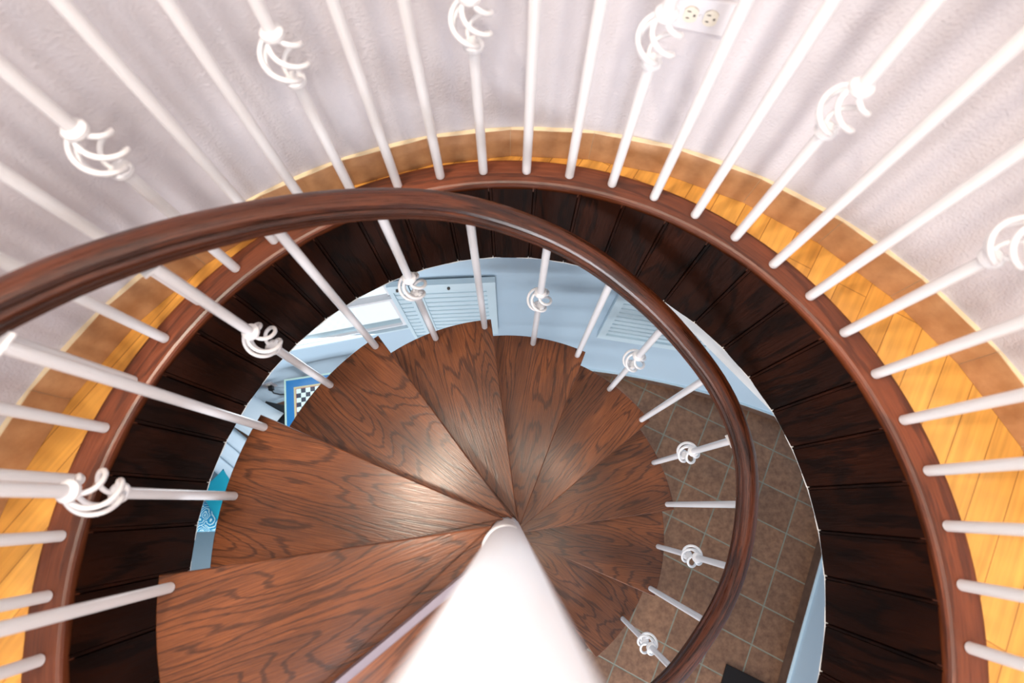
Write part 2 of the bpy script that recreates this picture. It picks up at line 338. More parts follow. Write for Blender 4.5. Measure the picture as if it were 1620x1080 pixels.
# dark beadboard lining of the opening
mb=MB(); pitch=360/47; off=93.4
for k in range(47):
    a0=off+k*pitch; a1=a0+pitch
    ro=.80; ri=.7865
    g=.55
    sect=[(a0,ri+.006),(a0+.10,ri+.005),(a0+.14,ri),(a1-.62,ri),(a1-.56,ri+.003),(a1-.50,ri),(a1-.12,ri),(a1-.08,ri+.005),(a1,ri+.006)]
    P=lambda a,r,h: W(GC[0]+r*cos(radians(a)),GC[1]+r*sin(radians(a)),h)
    uo=random.uniform(0,40)
    dj=random.uniform(-.002,.002)
    hb=HC+.004+dj
    for i in range(len(sect)-1):
        (a,r),(b,s_)=sect[i],sect[i+1]
        mb.face([P(a,r,1.015),P(b,s_,1.015),P(b,s_,hb),P(a,r,hb)],[(uo,uo+radians(a-a0)*ri*U),(uo,uo+radians(b-a0)*ri*U),(uo+.4,uo+radians(b-a0)*ri*U),(uo+.4,uo+radians(a-a0)*ri*U)],False)
        mb.face([P(a,r,hb),P(b,s_,hb),P(b,ro,hb),P(a,ro,hb)])
    mb.face([P(a0,ro,1.03),P(a0,ro,hb),P(a1,ro,hb),P(a1,ro,1.03)])
struct(mb.build('trim_opening_lining',M['fascia'],recalc=False))
# thin painted edge under the lining, ragged like dabs of paint
mb=MB()
for k in range(47*3):
    a0=off+k*pitch/3; a1=a0+pitch/3
    t=.0015+(.0035 if k%3==0 else 0)*random.random()
    P=lambda a,r,h: W(GC[0]+r*cos(radians(a)),GC[1]+r*sin(radians(a)),h)
    h0=HC+.0045; h1=h0+.002
    r0=.786-(.001 if k%3==0 else 0)
    mb.face([P(a0,r0,h0),P(a1,r0,h0),P(a1,r0,h1),P(a0,r0,h1)]); mb.face([P(a0,r0,h0),P(a0,.8,h0),P(a1,.8,h0),P(a1,r0,h0)]); mb.face([P(a0,r0,h1),P(a1,r0,h1),P(a1,.8,h1),P(a0,.8,h1)])
struct(mb.build('trim_opening_painted_edge',M['whitewall']))
# curb: a moulded mahogany ring round the opening
prof=[(-.0335*U,-.030*U),(-.0335*U,-.006*U),(-.031*U,-.002*U),(-.026*U,0),(.026*U,0),(.031*U,-.0015*U),(.0335*U,-.005*U),(.0335*U,-.05*U),(-.0245*U,-.05*U),(-.0245*U,-.034*U)]
mb=MB(); path=[W(GC[0]+.8235*cos(radians(a)),GC[1]+.8235*sin(radians(a)),1.0) for a in range(-72,218,2)]
mb.sweep(path,prof,smooth=True)
o=mb.build('trim_opening_curb',M['curb'],sharp=16); struct(o)

# baseboard tiles of the upper room: every tile a flat piece
proto=None; BP=10.4
names_side=[]
mb=MB(); 
hw=2*WR*sin(radians(BP/2))*U
ra=WR*cos(radians(BP/2))*U
for k in range(35):
    a=radians(92.4+BP*(k-17)-BP/2)
    if k==0: continue
    Mx=Matrix.Translation(Vector((WC[0]*U,WC[1]*U,0)))@Matrix.Rotation(a,4,'Z')
    mb.box(ra-.007,ra+.012,-hw/2+.0015,hw/2-.0015,.001,.108,Mx)
    mb.box(ra-.0055,ra+.012,-hw/2-.001,hw/2+.001,.0005,.106,Mx,mi=1)
    mb.box(ra-.0072,ra+.006,-hw/2,hw/2,.108,.111,Mx,mi=2)
struct(mb.build('baseboard_upper',[M['tan'],M['grout'],M['bullnose']]))

# upper window frames and glass
for wi,(a,b,t,bt) in enumerate(UW):
    am=radians((a+b)/2); half=(WR+.05)*sin(radians((b-a)/2))*U+.02; ra2=(WR+.05)*cos(radians((b-a)/2))*U
    root=thing('window_%d'%(wi+1),None,None,(WC[0]*U,WC[1]*U,0),am); del_=[root.pop(k) for k in list(root.keys())] if False else None
    root['kind']='structure'
    z0,z1=(FH-bt)*U,(FH-t)*U
    mb=MB(); w=.05
    for y0,y1,c0,c1 in ((-half,-half+w,z0,z1),(half-w,half,z0,z1),(-half+w,half-w,z0,z0+w),(-half+w,half-w,z1-w,z1),(-half+w,half-w,(z0+z1)/2-.02,(z0+z1)/2+.02)): mb.box(ra2,ra2+.06,y0,y1,c0,c1)
    mb.build('window_frame',M['steel'],root)
    mb=MB(); mb.box(ra2+.028,ra2+.032,-half+w*.8,half-w*.8,z0+w*.8,z1-w*.8); mb.build('pane',M['glass'],root)

# ------------------------------------------------------------------ lower room
mb=MB(); mb.box(-2.9*U,2.45*U,-3.2*U,1.05*U,(FH-HF)*U-.05,(FH-HF)*U); struct(mb.build('floor_lower',M['tiles']))
def la(x): return degrees(math.acos((x-LC[0])/LR))   # angle on the back wall for a given x
WO=(la(-.505),la(-1.36),1.72,2.415)
mb=MB(); arc_wall(mb,LC,LR,.04,la(2.30),la(-2.35),HC,HF,[WO],step=1.0)
struct(weld(mb.build('wall_back_lower',M['blue'])))
# right and left walls
rw0=Vector((1.735,-.54)); rd=Vector((.44,.897)).normalized()
def wallseg(name,p0,p1,mat,thick=.1,h0=HC,h1=HF):
    d=(p1-p0).normalized(); n=Vector((d.y,-d.x)); mb=MB()
    pts=[p0,p1,p1+n*thick,p0+n*thick]; mb.prism([(p.x*U,p.y*U) for p in pts],(FH-h1)*U,(FH-h0)*U); return struct(mb.build(name,mat))
wallseg('wall_right_lower',rw0-rd*2.4,rw0+rd*1.6,M['blue'])
wallseg('wall_left_lower',Vector((-2.28,1.0)),Vector((-2.28,-3.1)),M['blue'],thick=-.1) if False else wallseg('wall_left_lower',Vector((-2.38,1.0)),Vector((-2.38,-3.1)),M['blue'])
# white header over the passage on the right
p0=Vector((.578,.577)); p1=Vector((.824,.259))
# white header wall closing off part of the ceiling beside the back wall
A=Vector((.571,.560)); Bq=Vector((.824,.259)); dd=(Bq-A).normalized()
h_hd=1.55
P0=A-dd*.30; P1=Bq+dd*1.3; nn=Vector((-dd.y,dd.x)); nn=nn if nn.x>0 else -nn
mb=MB(); mb.prism([(p.x*U,p.y*U) for p in (P0,P1,P1+nn*.1,P0+nn*.1)],(FH-h_hd)*U,(FH-HC)*U-.002); struct(mb.build('wall_header_lower',M['whitewall']))
# brown tile baseboard, lower room
mb=MB(); arc_wall(mb,LC,LR-.012,.012,la(2.25),la(-2.2),HF-.085,HF-.001,step=1.0); 
n_=len(mb.f)
arc_wall(mb,LC,LR-.013,.013,la(2.25),la(-2.2),HF-.092,HF-.085,step=1.0,mi=1)
struct(weld(mb.build('baseboard_back_lower',[M['brownbase'],M['bluetrim']])))
d=rd; n=Vector((-d.y,d.x)); q0=rw0-d*2.4; q1=rw0+d*1.5
mb=MB(); mb.prism([(p.x*U,p.y*U) for p in (q0,q1,q1+n*.012,q0+n*.012)],(FH-HF)*U+.001,(FH-HF+.085)*U); mb.prism([(p.x*U,p.y*U) for p in (q0,q1,q1+n*.013,q0+n*.013)],(FH-HF+.085)*U,(FH-HF+.092)*U,mi=1); struct(mb.build('baseboard_right_lower',[M['brownbase'],M['bluetrim']]))

# back wall items are set on the wall at x (units), tangent frame: X along wall (to the right), Z up, -Y into the room
def wall_frame(x):
    a=radians(la(x)); p=Vector((LC[0]+LR*cos(a),LC[1]+LR*sin(a)))
    return Matrix.Translation(Vector((p.x*U,p.y*U,0)))@Matrix.Rotation(a-pi/2,4,'Z')
def hz(h): return (FH-h)*U
# window in the back wall: casing, two sashes, panes, sill
xm=(-.505-1.36)/2; WM=wall_frame(xm); hwid=.4275*U
root=bpy.data.objects.new('window_4',None); col.objects.link(root); root['kind']='structure'; root.matrix_world=WM
zt,zb=hz(1.72),hz(2.405); zm=hz(2.075)
mb=MB(); c=.055
mb.box(-hwid-c,-hwid+.004,-.022,.02,zb-.02,zt+c); mb.box(hwid-.004,hwid+c,-.022,.02,zb-.02,zt+c); mb.box(-hwid,hwid,-.022,.02,zt-.004,zt+c)
mb.build('casing',M['bluetrim'],root)
mb=MB(); mb.box(-hwid-c-.01,hwid+c+.01,-.028,.045,zb-.022,zb-.002); mb.box(-hwid-c,hwid+c,-.012,.0,zb-.06,zb-.022); mb.build('sill',M['bluetrim'],root)
def sash(name,z0,z1,y):
    mb=MB(); w=.026; mb.box(-hwid,-hwid+w,y,y+.018,z0,z1); mb.box(hwid-w,hwid,y,y+.018,z0,z1); mb.box(-hwid+w,hwid-w,y,y+.018,z0,z0+.014); mb.box(-hwid+w,hwid-w,y,y+.018,z1-.022,z1)
    s=mb.build(name,M['steel'],root); mb=MB(); mb.box(-hwid+w*.8,hwid-w*.8,y+.007,y+.011,z0+.03,z1-.03); mb.build('pane',M['glass'],s)
sash('sash',zb,zm+.011,-.008); sash('sash',zm-.011,zt,.014)
# louvered shutters
def shutter(x0,x1,h0,h1,name,label,group=None,stile=.045,yoff=-.012):
    xm=(x0+x1)/2; Mx=wall_frame(xm); w=(x1-x0)*U/2; z0,z1=hz(h1),hz(h0)
    t=thing(name,label,'shutter',group=group); t.matrix_world=Mx@Matrix.Translation((0,yoff,0))
    mb=MB(); s=stile
    mb.box(-w,-w+s,-.03,0,z0,z1); mb.box(w-s,w,-.03,0,z0,z1); mb.box(-w+s,w-s,-.03,0,z0,z0+.07); mb.box(-w+s,w-s,-.03,0,z1-.07,z1)
    mb.build('shutter_frame',M['bluetrim'],t)
    mb=MB(); n=int((z1-z0-.14)/.055)
    for i in range(n):
        z=z0+.07+(i+.5)*(z1-z0-.14)/n
        mb.box(-w+s,w-s,-.004,.004,-.029,.029,Matrix.Translation((0,-.015,z))@Matrix.Rotation(radians(6),4,'X'))
    mb.build('louvers',M['bluetrim'],t)
    mb=MB(); mb.lathe([(.001,0),(.007,.002),(.008,.008),(.005,.013),(.001,.014)],10); o=mb.build('knob',M['slot'],t); o.rotation_euler=(radians(90),0,0); o.location=(-w*.1,-.03,z1-.035)
    return t
shutter(-.405,-.06,1.855,2.50,'window_shutter','pale blue louvered shutter folded flat beside the bright lower window')
shutter(-.497,-.412,1.855,2.55,'window_shutter','narrow blue shutter leaf hinged at the right edge of the bright window',stile=.018,yoff=-.006)
shutter(.458,1.02,1.935,2.51,'window_shutter','wide pale blue closed louvered shutter on the lower wall above the brown tiles')

# lower left furniture -------------------------------------------------------
def at(u,v,h):
    a,b=0.3118,-0.005
    f=798.3; Rx=Matrix.Rotation(A_CAM,3,'X'); Ry=Matrix.Rotation(B_CAM,3,'Y'); d=(Ry@Rx)@Vector(((u-810)/f,-(v-540)/f,-1)); d=d*(h/-d.z); return Vector((d.x,d.y))
A_CAM,B_CAM=0.31180,-0.0050
zf=(FH-HF)*U
# game table
tx,ty=-1.227,.645; ang=radians(9); size=.43*U; hz_t=2.68
e1=Vector((cos(ang),sin(ang))); e2=Vector((sin(ang),-cos(ang)))
cen=Vector((tx,ty))*U+(e1+e2)*size/2
zt_=hz(hz_t)
gt=thing('side_table','dark side table under the blue checkered game board beside the lower window','table',(cen.x,cen.y,zf),ang)
H=zt_-zf-.012
mb=MB(); mb.prism([(-.22,-.22),(.22,-.22),(.22,.22),(-.22,.22)],H-.03,H,bevel=.004); mb.build('tabletop',M['black'],gt)
for sx in (-1,1):
    for sy in (-1,1):
        mb=MB(); mb.lathe([(.014,0),(.018,.05),(.022,H-.1),(.022,H-.03)],12,(sx*.18,sy*.18)); mb.build('leg',M['black'],gt)
mb=MB(); mb.box(-.17,.17,-.17,.17,.18,.2); mb.build('shelf',M['black'],gt)
gb=thing('game_board','blue bordered checkered game board with black and white squares on a dark table','board game',(cen.x,cen.y,zt_-.012),ang)
mb=MB(); s=size/2; mb.prism([(-s,-s),(s,-s),(s,s),(-s,s)],0,.008); mb.build('board_edge',M['boardedge'],gb)
mb=MB(); s2=s-.012; mb.prism([(-s2,-s2),(s2,-s2),(s2,s2),(-s2,s2)],.008,.0095); mb.build('board_border',M['boardblue'],gb)
mb=MB(); s3=s-.062; mb.prism([(-s3,-s3),(s3,-s3),(s3,s3),(-s3,s3)],.0095,.0105); s4=s3-.012; mb.prism([(-s4,-s4),(s4,-s4),(s4,s4),(-s4,s4)],.0105,.011,mi=1); mb.build('board_inlay',[M['boardtan'],M['boardred']],gb)
mb=MB(); s5=s4-.004; nq=12; q=2*s5/nq
for i in range(nq):
    for j in range(nq):
        x,y=-s5+i*q,-s5+j*q; mb.face([(x,y,.0115),(x+q,y,.0115),(x+q,y+q,.0115),(x,y+q,.0115)],mi=(i+j)%2)
mb.prism([(-s5,-s5),(s5,-s5),(s5,s5),(-s5,s5)],.011,.0113)
mb.build('checkered_field',[M['sqd'],M['sql']],gb,recalc=False)
# black stool
P=at(432,668,2.86)*U
st_=thing('stool','black stool in the shadow left of the blue game board','stool',(P.x+.04,P.y-.03,zf),radians(-12)); H=hz(2.86)-zf
mb=MB(); mb.prism([(-.15,-.15),(.12,-.15),(.15,-.12),(.15,.12),(.12,.15),(-.15,.15)],H-.035,H,bevel=.008); mb.build('seat',M['black'],st_)
for sx in (-1,1):
    for sy in (-1,1):
        mb=MB(); mb.tube([(sx*.13,sy*.13,0),(sx*.105,sy*.105,H-.03)],.014,8); mb.build('leg',M['black'],st_)
mb=MB(); mb.tube([(-.12,-.12,.2),(.12,-.12,.2),(.12,.12,.2),(-.12,.12,.2),(-.12,-.12,.2)],.008,8); mb.build('stretcher',M['black'],st_)
# pillows
def pillow(w,d,t,puff=1.0,n=18):
    mb=MB(); idx={}
    for s in (1,-1):
        for i in range(n+1):
            for j in range(n+1):
                u=2*i/n-1; v=2*j/n-1
                k=(1-abs(u)**2.6)*(1-abs(v)**2.6); k=max(k,0)**.5
                x=w/2*u*(1-.07*(1-u*u)*0-.06*v*v*(1-abs(u)**4)*0+ -.05*(1-abs(v)**2)*abs(u)**3); y=d/2*v*(1-.05*(1-abs(u)**2)*abs(v)**3)
                idx[(s,i,j)]=mb.vert((x,y,s*t/2*k))
    for s in (1,-1):
        for i in range(n):
            for j in range(n): mb.facei([idx[(s,i,j)],idx[(s,i+1,j)],idx[(s,i+1,j+1)],idx[(s,i,j+1)]],None,True)
    return mb
hs=2.90; zs=hz(hs)
sofa=thing('sofa','grey blue upholstered sofa along the lower left wall under cushions','sofa',(-1.80*U,-.42*U,zf)); Hs=zs-zf
def rbox(x0,x1,y0,y1,z0,z1,b=.025):
    mb=MB(); r=b*1.2; pts=[]
    for cx,cy,a in ((x1-r,y1-r,0),(x0+r,y1-r,90),(x0+r,y0+r,180),(x1-r,y0+r,270)):
        for k in range(5): t=radians(a+k*22.5); pts.append((cx+r*cos(t),cy+r*sin(t)))
    mb.prism(pts,z0,z1,bevel=b); 
    return mb
rbox(-.52,.47,-.98,.78,.12,Hs-.12).build('base',M['grey'],sofa)
rbox(-.30,.49,-.78,-.10,Hs-.12,Hs,.035).build('seat_cushion',M['grey'],sofa)
rbox(-.30,.49,-.095,.62,Hs-.12,Hs,.035).build('seat_cushion',M['grey'],sofa)
rbox(-.55,-.31,-.98,.80,Hs-.16,Hs+.38,.05).build('backrest',M['grey'],sofa)
rbox(-.50,.46,-1.0,-.79,Hs-.16,Hs+.2,.05).build('armrest',M['grey'],sofa)
for sx in (-.45,.42):
    for sy in (-.9,.7):
        mb=MB(); mb.lathe([(.018,0),(.026,.12)],12,(sx,sy)); mb.build('leg',M['black'],sofa)
def put(mb,name,mat,label,u,v,h,rot,cat='cushion',group=None,sharp=60):
    p=at(u,v,h)*U; o=mb.build(name,mat,sharp=sharp); o.location=(p.x,p.y,hz(h)); o.rotation_euler=rot; return tag(o,label,cat,group)
put(pillow(.44,.19,.14),'throw_pillow',M['paisley'],'turquoise paisley print pillow lying on the grey sofa',322,817,2.82,(0,0,radians(2)))
put(pillow(.24,.20,.08),'throw_pillow',M['teal'],'plain teal pillow between the paisley pillow and the white quilt',349,782,2.74,(radians(10),radians(-6),radians(-48)))
qd=radians(-36)
mb=MB()
for k in range(3):
    g=pillow(.50,.102,.09,n=10); b=len(mb.v); yo=(k-1)*.09
    for p in g.v: mb.vert((p[0],p[1]+yo,p[2]))
    for f_ in g.f: mb.facei([b+i for i in f_],None,True)
o=put(mb,'quilted_cushion',M['quilt'],'white quilted cushion with stitched channels above the teal pillow',364,718,2.84,(0,0,qd))
put(pillow(.30,.24,.14),'throw_pillow',M['greyl'],'pale grey plump cushion left of the black stool',402,660,2.80,(0,radians(4),radians(-30)))
# lower wall outlet and cord
ou=wall_frame(-1.40)
t=thing('wall_outlet','small white outlet with a black plug low on the blue wall','outlet'); t.matrix_world=ou
mb=MB(); mb.box(-.036,.036,-.006,0,hz(2.93),hz(2.93)+.11); mb.build('cover_plate',M['plate'],t)
mb=MB(); mb.lathe([(.012,0),(.015,.01),(.013,.025)],12); o=mb.build('socket',M['ivory'],t); o.location=(0,-.002,hz(2.93)+.075); o.rotation_euler=(radians(90),0,0); o.scale=(1,1,.3)
mb=MB(); pz=hz(2.93)+.035
mb.box(-.014,.014,-.036,-.006,pz-.016,pz+.016)
mb.tube([(0,-.034,pz),(0,-.05,pz-.03),(.02,-.055,pz-.09),(.09,-.055,pz-.15),(.16,-.06,pz-.19),(.2,-.06,pz-.26)],.005,8)
o=mb.build('power_cord',M['black']); o.matrix_world=ou; tag(o,'black power cord plugged into the low wall outlet beside the game board','cord')
# black door mat at the foot of the right hand wall
p=Vector((1.239,-.865)); e=Vector((.169,-.078)).normalized(); g=Vector((e.y,-e.x))
mb=MB(); w_,d_=.62,.42; pts=[p,p+g*d_/U,p+g*d_/U+e*w_/U,p+e*w_/U]
mb.prism([(q.x*U,q.y*U) for q in pts],zf+.001,zf+.012,bevel=.003); tag(mb.build('door_mat',M['matblack']),'black rectangular mat on the brown tiles near the lower right wall','mat')

# ------------------------------------------------------------------ upper outlet
oa=radians(75.0); t=thing('wall_outlet','white double wall outlet mounted sideways on the pale upper wall','outlet'); 
Mx=Matrix.Translation(W(WC[0]+WR*cos(oa),WC[1]+WR*sin(oa),.6235))@Matrix.Rotation(oa-pi/2,4,'Z'); t.matrix_world=Mx
mb=MB(); w_,h_=.0575,.036
pts=[(-w_,-h_),(w_,-h_),(w_,h_),(-w_,h_)]
mb.prism(pts,0,.007,bevel=.003); o=mb.build('cover_plate',M['plate'],t); o.rotation_euler=(radians(90),0,0)
for sx in (-1,1):
    mb=MB(); pts=[]
    for k in range(24):
        a=2*pi*k/24; pts.append((max(-.0135,min(.0135,.0165*cos(a))),.0165*sin(a)))
    mb.prism(pts,.006,.0095); o=mb.build('socket',M['ivory'],t); o.rotation_euler=(radians(90),0,0); o.location=(sx*.0195,0,0)
    mb=MB(); mb.box(-.0085,-.001+.0,.0058,.0078,0,.0102); mb.box(-.0075,-.001,-.0078,-.0058,0,.0102)
    mb.lathe([(.0024,0),(.0024,.0102)],10,(.0075,0)); k=mb.build('slots',M['slot'],o)
mb=MB(); mb.lathe([(.0028,.006),(.0028,.0082),(.001,.009)],10); o=mb.build('screw',M['steel'],t); o.rotation_euler=(radians(90),0,0)

# ------------------------------------------------------------------ centre pole
sx_,sy_=SC[0]+.004,SC[1]
mb=MB(); mb.lathe([(.0405*U,hz(HF)),(.0405*U,hz(.085)),(.037*U,hz(.078)),(.025*U,hz(.072)),(.002,hz(.07))],64,(sx_*U,sy_*U))
tag(mb.build('center_pole',M['pole'],sharp=50),'thick white central pole of the spiral stair rising toward the viewer','pole')

# ------------------------------------------------------------------ treads
def tread_outline(grow=0,rin=.0445):
    off=.039+grow; R=.697+grow; a0=-asin(off/R); # nose corner angle in the local frame
    backdir=radians(29.0); a1=backdir+asin(off/R)
    pts=[(.0226,-off)]
    n=14
    for k in range(n+1):
        a=a0+(a1-a0)*k/n; pts.append((R*cos(a),R*sin(a)))
    c,s=cos(backdir),sin(backdir); pts.append((.0226*c-off*s,.0226*s+off*c))
    ia0=atan2(pts[-1][1],pts[-1][0]); ia1=atan2(-off,.0226)
    for k in range(0,9):
        a=ia0+(ia1-ia0)*k/8; pts.append((rin*cos(a),rin*sin(a)))
    # drop the duplicates next to the ends
    out=[]
    for p in pts:
        if not out or (Vector(p)-Vector(out[-1])).length>.002: out.append(p)
    return [(x*U,y*U) for x,y in out]
TN=['topmost','second','third','fourth','fifth','sixth','seventh','eighth','ninth','tenth']
gap_desc=['topmost and largest dark oak stair tread, lower left beside the pale landing edge',
 'second dark oak stair tread down, with the bright sheen beside the pole',
 'third dark oak stair tread down, overlapping the blue game board',
 'fourth dark oak stair tread down, just below the folded blue shutter',
 'fifth dark oak stair tread down, straight above the pole in the view',
 'sixth dark oak stair tread down, where the brown tile floor first shows',
 'seventh dark oak stair tread down, pointing right',
 'eighth dark oak stair tread down, with swirling grain beside the pole',
 'ninth dark oak stair tread down, lowest one seen right of the pole']
tr=thing('stair_tread',gap_desc[0],'stair tread',(SC[0]*U,SC[1]*U,0),group='wooden treads of the spiral stair')
mb=MB(); mb.prism(tread_outline(),-.026,0,uvf=lambda x,y,z:(x*cos(.21)+y*sin(.21),-x*sin(.21)+y*cos(.21)+z),bevel=.004); mb.build('tread_board',M['tread'],tr)
mb=MB(); mb.prism(tread_outline(-.0015),-.046,-.027); mb.build('support_plate',M['steel'],tr)
mb=MB(); mb.lathe([(.0425*U,-RISE*U+.002),(.0425*U,-.003),(.0415*U,0)],48); mb.build('hub_sleeve',M['steel'],tr,sharp=50)
for i in range(9):
    o=tr if i==0 else copy_tree(tr)
    o.location=(SC[0]*U,SC[1]*U,hz(Z1+RISE*i)); o.rotation_euler=(0,0,radians(NB-ST*i+1.2)); o['label']=gap_desc[i]
for i in range(9,12):
    o=copy_tree(tr); o.location=(SC[0]*U,SC[1]*U,hz(Z1+RISE*i)); o.rotation_euler=(0,0,radians(NB-ST*i+1.2)); o['label']='dark oak stair tread low down behind the white pole, below the ninth'
# landing
LA0=218.0; LA1=286.0; HL=.985
ld=thing('stair_landing','dark wooden landing platform with a metal edge tinted grey for shade at the bottom of the view','landing',(0,0,0))
def landing(grow,z0,z1,mat,name,mi=0):
    off=.030-grow*1.0
    a=radians(LA0); b=radians(LA1)
    p0=(SC[0]+off*sin(a)*-1+.05*cos(a)*1, SC[1]+off*cos(a)+.05*sin(a))
    pts=[]
    # front edge starts beside the pole
    n0=Vector((sin(a),-cos(a))); d0=Vector((cos(a),sin(a))); s=Vector(SC)
    # the edge line lies 'off' ahead of the radial (descending side = -n)
    def line_hit(base,d,R): # distance along d to circle about GC
        c=base-Vector(GC); B=c.dot(d); C=c.length_squared-R*R; return -B+sqrt(B*B-C)
    base=s+n0*(-grow+.0)*-1*0+Vector((sin(a),-cos(a)))*(.014+grow)
    base=s+Vector((sin(a),-cos(a)))*(.012+grow)
    R=.786
    st=base+d0*.046; en=base+d0*line_hit(base,d0,R)
    db=Vector((cos(b),sin(b))); nb=Vector((-sin(b),cos(b))); base2=s+nb*grow; st2=base2+db*.046; en2=base2+db*line_hit(base2,db,R)
    pts.append(st); pts.append(en)
    t0=atan2(en.y-GC[1],en.x-GC[0])%(2*pi); t1=atan2(en2.y-GC[1],en2.x-GC[0])%(2*pi)
    for k in range(1,16): t=t0+(t1-t0)*k/15; pts.append(Vector((GC[0]+R*cos(t),GC[1]+R*sin(t))))
    pts.append(st2)
    i0=atan2(st2.y-s.y,st2.x-s.x)%(2*pi); i1=atan2(st.y-s.y,st.x-s.x)%(2*pi)
    for k in range(1,7): t=i0+(i1-i0)*k/7; pts.append(s+Vector((cos(t),sin(t)))*.05)
    mb=MB(); mb.prism([(p.x*U,p.y*U) for p in pts],z0,z1,uvf=lambda x,y,z:(x*cos(.7)+y*sin(.7),-x*sin(.7)+y*cos(.7)+z)); return mb.build(name,mat,ld)
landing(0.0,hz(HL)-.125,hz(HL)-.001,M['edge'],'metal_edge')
landing(-.013,hz(HL)-.004,hz(HL)+.0015,M['tread'],'landing_board')
mb=MB(); mb.lathe([(.0425*U,hz(Z1)+.002),(.0425*U,hz(HL)+.004),(.041*U,hz(HL)+.006)],48,(SC[0]*U,SC[1]*U)); mb.build('hub_sleeve',M['steel'],ld,sharp=50)

# ------------------------------------------------------------------ balusters
RB=.0103*U
def shaft(z0,z1,flare=True):
    mb=MB(); mb.lathe([(RB*.8,z0),(RB,z0+.0025),(RB,z1)],20); return mb
def basket(z0,z1):
    """two collars and four twisted wires between"""
    mb=MB()
    L=z1-z0
    for i in range(4):
        pts=[]; 
        for k in range(25):
            t=k/24; a=2*pi*i/4+radians(-215)*(t-.5); r=.007+(.029*U)*sin(pi*t)**.8
            pts.append((r*cos(a),r*sin(a),z0+.004+(L-.008)*t))
        mb.tube(pts,.0052,9)
    return mb
def collar(z):
    mb=MB(); R=.0178*U; h=.0105
    mb.lathe([(RB*1.02,z-h),(R*.8,z-h*.85),(R,z-h*.35),(R,z+h*.35),(R*.8,z+h*.85),(RB*1.02,z+h)],24); return mb
def knotted(name,label,cat,kz0,kz1,zt,group):
    t=thing(name,label,cat,group=group)
    shaft(0,kz0).build('shaft',M['steel'],t); shaft(kz1,zt).build('shaft',M['steel'],t)
    basket(kz0,kz1).build('twisted_basket',M['steel'],t,sharp=60); collar(kz0).build('collar',M['steel'],t); collar(kz1).build('collar',M['steel'],t)
    return t
GT=.735*U       # guard baluster height under its rail
gk=knotted('guard_baluster','x','baluster',.341*U,.428*U,GT,'knotted balusters of the upper guard')
gp=tag(shaft(0,GT).build('guard_baluster',M['steel']),'x','baluster','plain balusters of the upper guard')
GKL={8:'white knotted guard baluster crossing the upper left wall, the leftmost upper basket knot',
 11:'white guard baluster with a basket knot, second knot from the left on the pale wall',
 14:'white guard baluster with a basket knot, straight above the top of the stair opening',
 17:'white guard baluster with a basket knot, beside the upper wall outlet',
 20:'white guard baluster with a basket knot, alone on the wall at upper right',
 23:'white guard baluster whose basket knot is cut by the right edge of the view'}
GPL={0:'lowest white guard baluster on the left, at the bottom corner of the curb',1:'second lowest white guard baluster on the left curb',
 2:'third lowest white guard baluster on the left curb, its foot level with the paisley pillow',3:'fourth lowest white guard baluster on the left curb, ending just above a stair knot',
 4:'fifth white guard baluster up the left curb, below the long stair baluster',5:'sixth white guard baluster up the left curb, running right above the long stair baluster',
 6:'seventh white guard baluster up the left curb, coming from under the dark handrail',7:'white guard baluster partly hidden behind a knotted stair baluster at upper left',
 9:'white guard baluster right of the leftmost basket knot, its foot just below the handrail',10:'white guard baluster left of the second basket knot, cut by the handrail',
 12:'white guard baluster just right of the second basket knot, foot touching the handrail line',13:'white guard baluster just left of the top centre basket knot',
 15:'white guard baluster just right of the top centre basket knot',16:'white guard baluster just left of the knotted one by the wall outlet',
 18:'plain white guard baluster passing right across the wall outlet corner',19:'plain white guard baluster second right of the wall outlet',
 21:'plain white guard baluster just right of the upper right basket knot',22:'plain white guard baluster second right of the upper right basket knot',
 24:'plain white guard baluster just below the basket knot at the right edge',25:'second white guard baluster below the basket knot at the right edge',
 26:'fourth lowest white guard baluster on the right curb',27:'third lowest white guard baluster on the right curb',
 28:'second lowest white guard baluster on the right curb',29:'lowest white guard baluster on the right curb, in the bottom corner'}
usedk=usedp=False
for i in range(0,30):
    a=radians(192.09-7.0*i); loc=W(GC[0]+.8231*cos(a),GC[1]+.8231*sin(a),1.0)
    kn=i%3==2
    if kn: o=gk if not usedk else copy_tree(gk); usedk=True
    else: o=gp if not usedp else copy_tree(gp); usedp=True
    o.location=loc; o.rotation_euler=(0,0,a-pi/2+.6); o['label']=GKL.get(i) or GPL.get(i)
# guard rail on top
mb=MB(); pr=[]
def railprof(w,h):
    P=[(-.30,-.5),(-.40,-.45),(-.41,-.36),(-.33,-.31),(-.30,-.24),(-.33,-.17),(-.44,-.13),(-.5,-.03),(-.5,.08),(-.44,.15),(-.385,.17),(-.40,.23),(-.36,.36),(-.24,.45),(-.08,.5)]
    P=[(x*w,y*h) for x,y in P]; return P+[(-x,y) for x,y in P[::-1]]
path=[W(GC[0]+.8231*cos(radians(a)),GC[1]+.8231*sin(radians(a)),1-GT/U-.024) for a in range(-40,218,3)]
mb.sweep(path,railprof(.07,.058)); tag(mb.build('guard_rail',M['rail'],sharp=28),'dark wooden guard rail on top of the upper balusters above the view','handrail')
